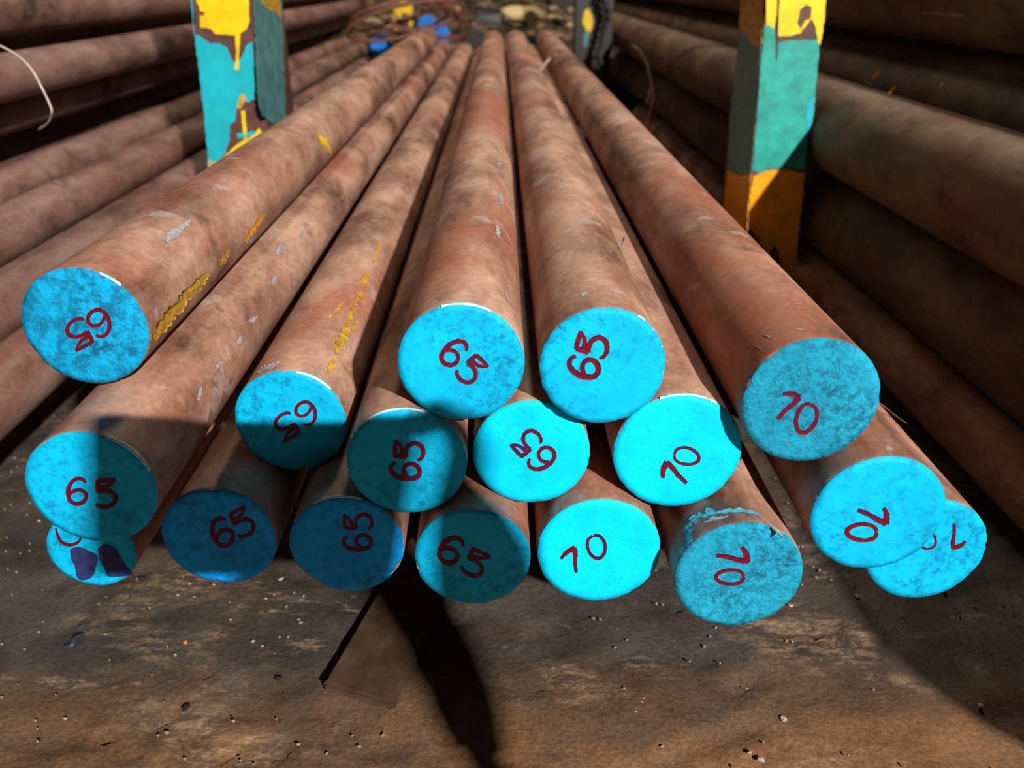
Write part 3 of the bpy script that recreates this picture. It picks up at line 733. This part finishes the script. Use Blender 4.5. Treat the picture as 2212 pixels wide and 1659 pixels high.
# ------------------------------------------------------------------ rubble heap behind the rack
M_STONE = [flat('stone_a', (.42, .32, .19), .8, .2, .4, 14), flat('stone_b', (.20, .145, .09), .8, .2, .5, 14), flat('stone_c', (.62, .50, .27), .8, .2, .3, 14), flat('stone_d', (.09, .07, .05), .8, .2, .4, 14)]
def heapz(x, y):
    return max(0.0, .06+.30*min(1, max(0, (y-3.75)/1.3)))+.05*mnoise.noise(Vector((x*2, y*2, 0)))
def build_heap():
    vs, fs = [], []; nx, ny = 150, 60
    for j in range(ny):
        for i in range(nx):
            x = -2.6+5.2*i/(nx-1); y = 3.75+2.6*j/(ny-1)
            e = min(1, j/4, (ny-1-j)/4, i/5, (nx-1-i)/5)
            z = (heapz(x, y)+.05*mnoise.fractal(Vector((x*7, y*7, 3)), 1, 2, 4))*e-.02
            vs.append((x, y, z))
    for j in range(ny-1):
        for i in range(nx-1): fs.append((j*nx+i, j*nx+i+1, (j+1)*nx+i+1, (j+1)*nx+i))
    m_, nt, b_ = newmat('rubble_earth'); v = coords(nt, (1, 1, 1), False)
    nt.links.new(ramp(nt, nz(nt, v, 9, 7, .7), [(.40, (.02, .014, .008)), (.54, (.12, .085, .045)), (.68, (.42, .32, .17))]), b_.inputs['Base Color'])
    b_.inputs['Roughness'].default_value = .85; bump(nt, b_, nz(nt, v, 40, 6, .7), .6, .02)
    o = link('rubble_heap', mesh('rubble_heap', vs, fs, True), m_); tag(o, 'low heap of pale earth and rubble behind the rack', 'rubble', None, 'stuff')
build_heap()
def stone_mesh(seed):
    bm = bmesh.new(); bmesh.ops.create_icosphere(bm, subdivisions=2, radius=1)
    for v in bm.verts:
        v.co = v.co*(1+.35*mnoise.noise(v.co*1.3+Vector((seed*3.1, 0, 0)))); v.co.z *= .7
    return from_bm('stone', bm)
SM = [stone_mesh(i) for i in range(4)]
SMM = []
for i, me in enumerate(SM):
    for j, mm_ in enumerate(M_STONE):
        c_ = me.copy(); c_.materials.append(mm_); SMM.append(c_)
rs = random.Random(5)
for (u, v, Y, s, mi) in [(1128, 30, 4.15, .085, 2), (1196, 38, 4.1, .03, 2), (812, 47, 4.1, .045, 2), (838, 54, 4.3, .03, 2)]:
    o = bpy.data.objects.new('stone', SMM[rs.randrange(4)*4+mi]); COL.objects.link(o); o.location = atY(u, v, Y); o.scale = (s*1.3, s, s*.6)
    tag(o, {1128: 'large pale yellow stone behind the middle of the rack', 1196: 'small pale stone right of the large pale yellow one', 812: 'pale flat stone inside the wire coil', 838: 'smaller pale stone beside the far yellow post'}[u], 'stone')
placed = []; tries = 0
while len(placed) < 64 and tries < 4000:
    tries += 1
    y = rs.uniform(4.0, 5.6); x = rs.uniform(-.34, .40) if y < 5.15 else rs.uniform(-.9, 1.2)
    s = rs.uniform(.02, .052)
    if y < 4.75 and (-.46 < x < -.20 or -.02 < x < .11): continue
    if any(math.hypot(x-a, y-b_) < (s+c_)*1.35 for a, b_, c_ in placed): continue
    placed.append((x, y, s))
    o = bpy.data.objects.new('stone', SMM[rs.randrange(16)]); COL.objects.link(o)
    o.location = (x, y, heapz(x, y)+s*.35); o.scale = (s*rs.uniform(.8, 1.3), s, s*rs.uniform(.7, 1)); o.rotation_euler = (rs.uniform(-.3, .3), rs.uniform(-.3, .3), rs.uniform(0, 6))
    tag(o, 'rough stone lying on the rubble heap behind the rack', 'stone', 'stones on the rubble heap')

# ------------------------------------------------------------------ crumbs on the floor
def chip_mesh(seed, flatn=.5):
    bm = bmesh.new(); bmesh.ops.create_icosphere(bm, subdivisions=1, radius=1)
    for v in bm.verts:
        v.co *= 1+.5*mnoise.noise(v.co*1.7+Vector((seed*3.1, 2, 0))); v.co.z *= flatn
    return from_bm('chip', bm)
M_CHIPD = flat('dark_crumb', (.02, .015, .012), .7); M_CHIPO = flat('orange_crumb', (.75, .25, .02), .6); M_CHIPW = flat('pale_crumb', (.5, .42, .38), .7)
for i, (u, v, s, mt, lab) in enumerate([(603, 1466, .0028, M_CHIPD, 'black crumb on the floor left of the wooden board'), (402, 1528, .0026, M_CHIPD, 'black crumb near the bottom left of the floor'),
        (401, 1387, .0016, M_CHIPO, 'orange fleck on the floor below the left bars'), (308, 1250, .003, M_CHIPD, 'dark crumb on the floor right of the lowest left bar end'),
        (2118, 1523, .0018, M_CHIPW, 'pale crumb on the floor at the far right'), (1692, 1552, .0022, M_CHIPW, 'small pale splinter on the floor at the lower right'),
        (1643, 1640, .0024, M_CHIPW, 'pale straw-coloured crumb at the bottom edge'), (607, 1251, .0018, M_CHIPW, 'white crumb between the second and third lowest bar ends'),
        (1851, 1287, .0022, M_CHIPW, 'pale pink crumb beside the shadow of the right bars'), (1708, 1308, .0018, M_CHIPW, 'white crumb under the right-hand lowest bar end'), (84, 1125, .0012, M_CHIPW, 'tiny white crumb left of the lowest left bar')]):
    me = chip_mesh(i); o = link('crumb', me, mt); o.location = atZ(u, v, s*.4); o.scale = (s*1.3, s, s); o.rotation_euler = (0, 0, i); tag(o, lab, 'crumb')
wire('bluish-black twig-like shaving on the floor at the left', [atZ(138, 1396, .002), atZ(155, 1394, .003), atZ(162, 1380, .004), atZ(178, 1370, .003)], [.0008+.0016*math.sin(PI*j/24) for j in range(25)], flat('blue_black', (.03, .04, .06), .5), 'metal_shaving', 'shaving')
vs, fs = [], []
rg = random.Random(11)
for i in range(1100):
    x = rg.uniform(-.75, .85); y = rg.uniform(.3, .95)
    if -.14 < x < .06 and .40 < y: continue
    s = rg.uniform(.0004, .0013); a = rg.uniform(0, 6)
    b0 = len(vs)
    for k in range(4): vs.append((x+s*math.cos(a+k*PI/2)*(1.6 if k % 2 else 1), y+s*math.sin(a+k*PI/2), .0012))
    vs.append((x, y, .0012+s*.9)); vs.append((x, y, -.001))
    for k in range(4): fs.append((b0+k, b0+(k+1) % 4, b0+4)); fs.append((b0+(k+1) % 4, b0+k, b0+5))
o = link('floor_grit', mesh('floor_grit', vs, fs), flat('grit', (.30, .23, .18), .7, .3, .6, 30)); tag(o, 'fine pale grit scattered over the concrete floor', 'grit', None, 'stuff')

# ------------------------------------------------------------------ the phone the picture is taken with, its shadow falls on the bar ends
def phone():
    o = empty('smartphone', CAM-FWD*.010, 'black smartphone before the bar ends, with added hand-shadow shape and added floor stand', 'phone')
    o.rotation_euler = R3.to_euler()
    bm = bmesh.new(); box_bm(bm, -.0105, .150, -.048, .032, -.004, .004, .003)
    link('phone_body', from_bm('phone_body', bm), M_PLASTIC, o)
    bm = bmesh.new(); box_bm(bm, -.006, .145, -.044, .028, .0042, .0045, 0)
    for v in bm.verts: v.co.z -= .0088
    link('screen', from_bm('screen', bm), flat('screen_glass', (.01, .01, .012), .1, .6, .0), o)
    Q_ = [(.149, .033, 0, .007), (.162, .029, 0, .008), (.174, .016, 0, .013), (.175, -.002, 0, .014), (.178, -.020, 0, .019), (.189, -.045, 0, .025), (.203, -.080, 0, .027), (.209, -.115, 0, .024), (.207, -.150, 0, .016)]  # added shape of hand and arm, made for the shadow it casts
    P_ = smooth_path([q[:3] for q in Q_], 5); n = len(P_)
    rs_ = [Q_[min(i//5, 8)][3]+(Q_[min(i//5+1, 8)][3]-Q_[min(i//5, 8)][3])*(i % 5)/5 for i in range(n)]
    # an added pole stands on the floor and carries the hand shape
    iv = (Matrix.Translation(o.location) @ R3.to_4x4()).inverted(); wp = iv.inverted() @ Vector((.207, -.146, 0))
    link('added_pole', tube_mesh('added_pole', [iv @ wp, iv @ Vector((wp.x, wp.y, wp.z-.03)), iv @ Vector((wp.x, wp.y, .011))], .011, 14), M_PLASTIC, o)
    link('added_pole_base', tube_mesh('added_pole_base', [iv @ Vector((wp.x, wp.y, h_)) for h_ in (.0, .002, .010, .013)], [.068, .070, .070, .064], 40), M_PLASTIC, o)
    bm = bmesh.new(); box_bm(bm, .064, .150, -.057, -.046, -.005, .005, .002)  # added strip that widens the shadow below the phone
    link('shadow_strip', from_bm('shadow_strip', bm), M_PLASTIC, o)
    link('hand_shadow_shape', tube_mesh('hand_shadow_shape', P_, rs_, 16), M_PLASTIC, o)
phone()
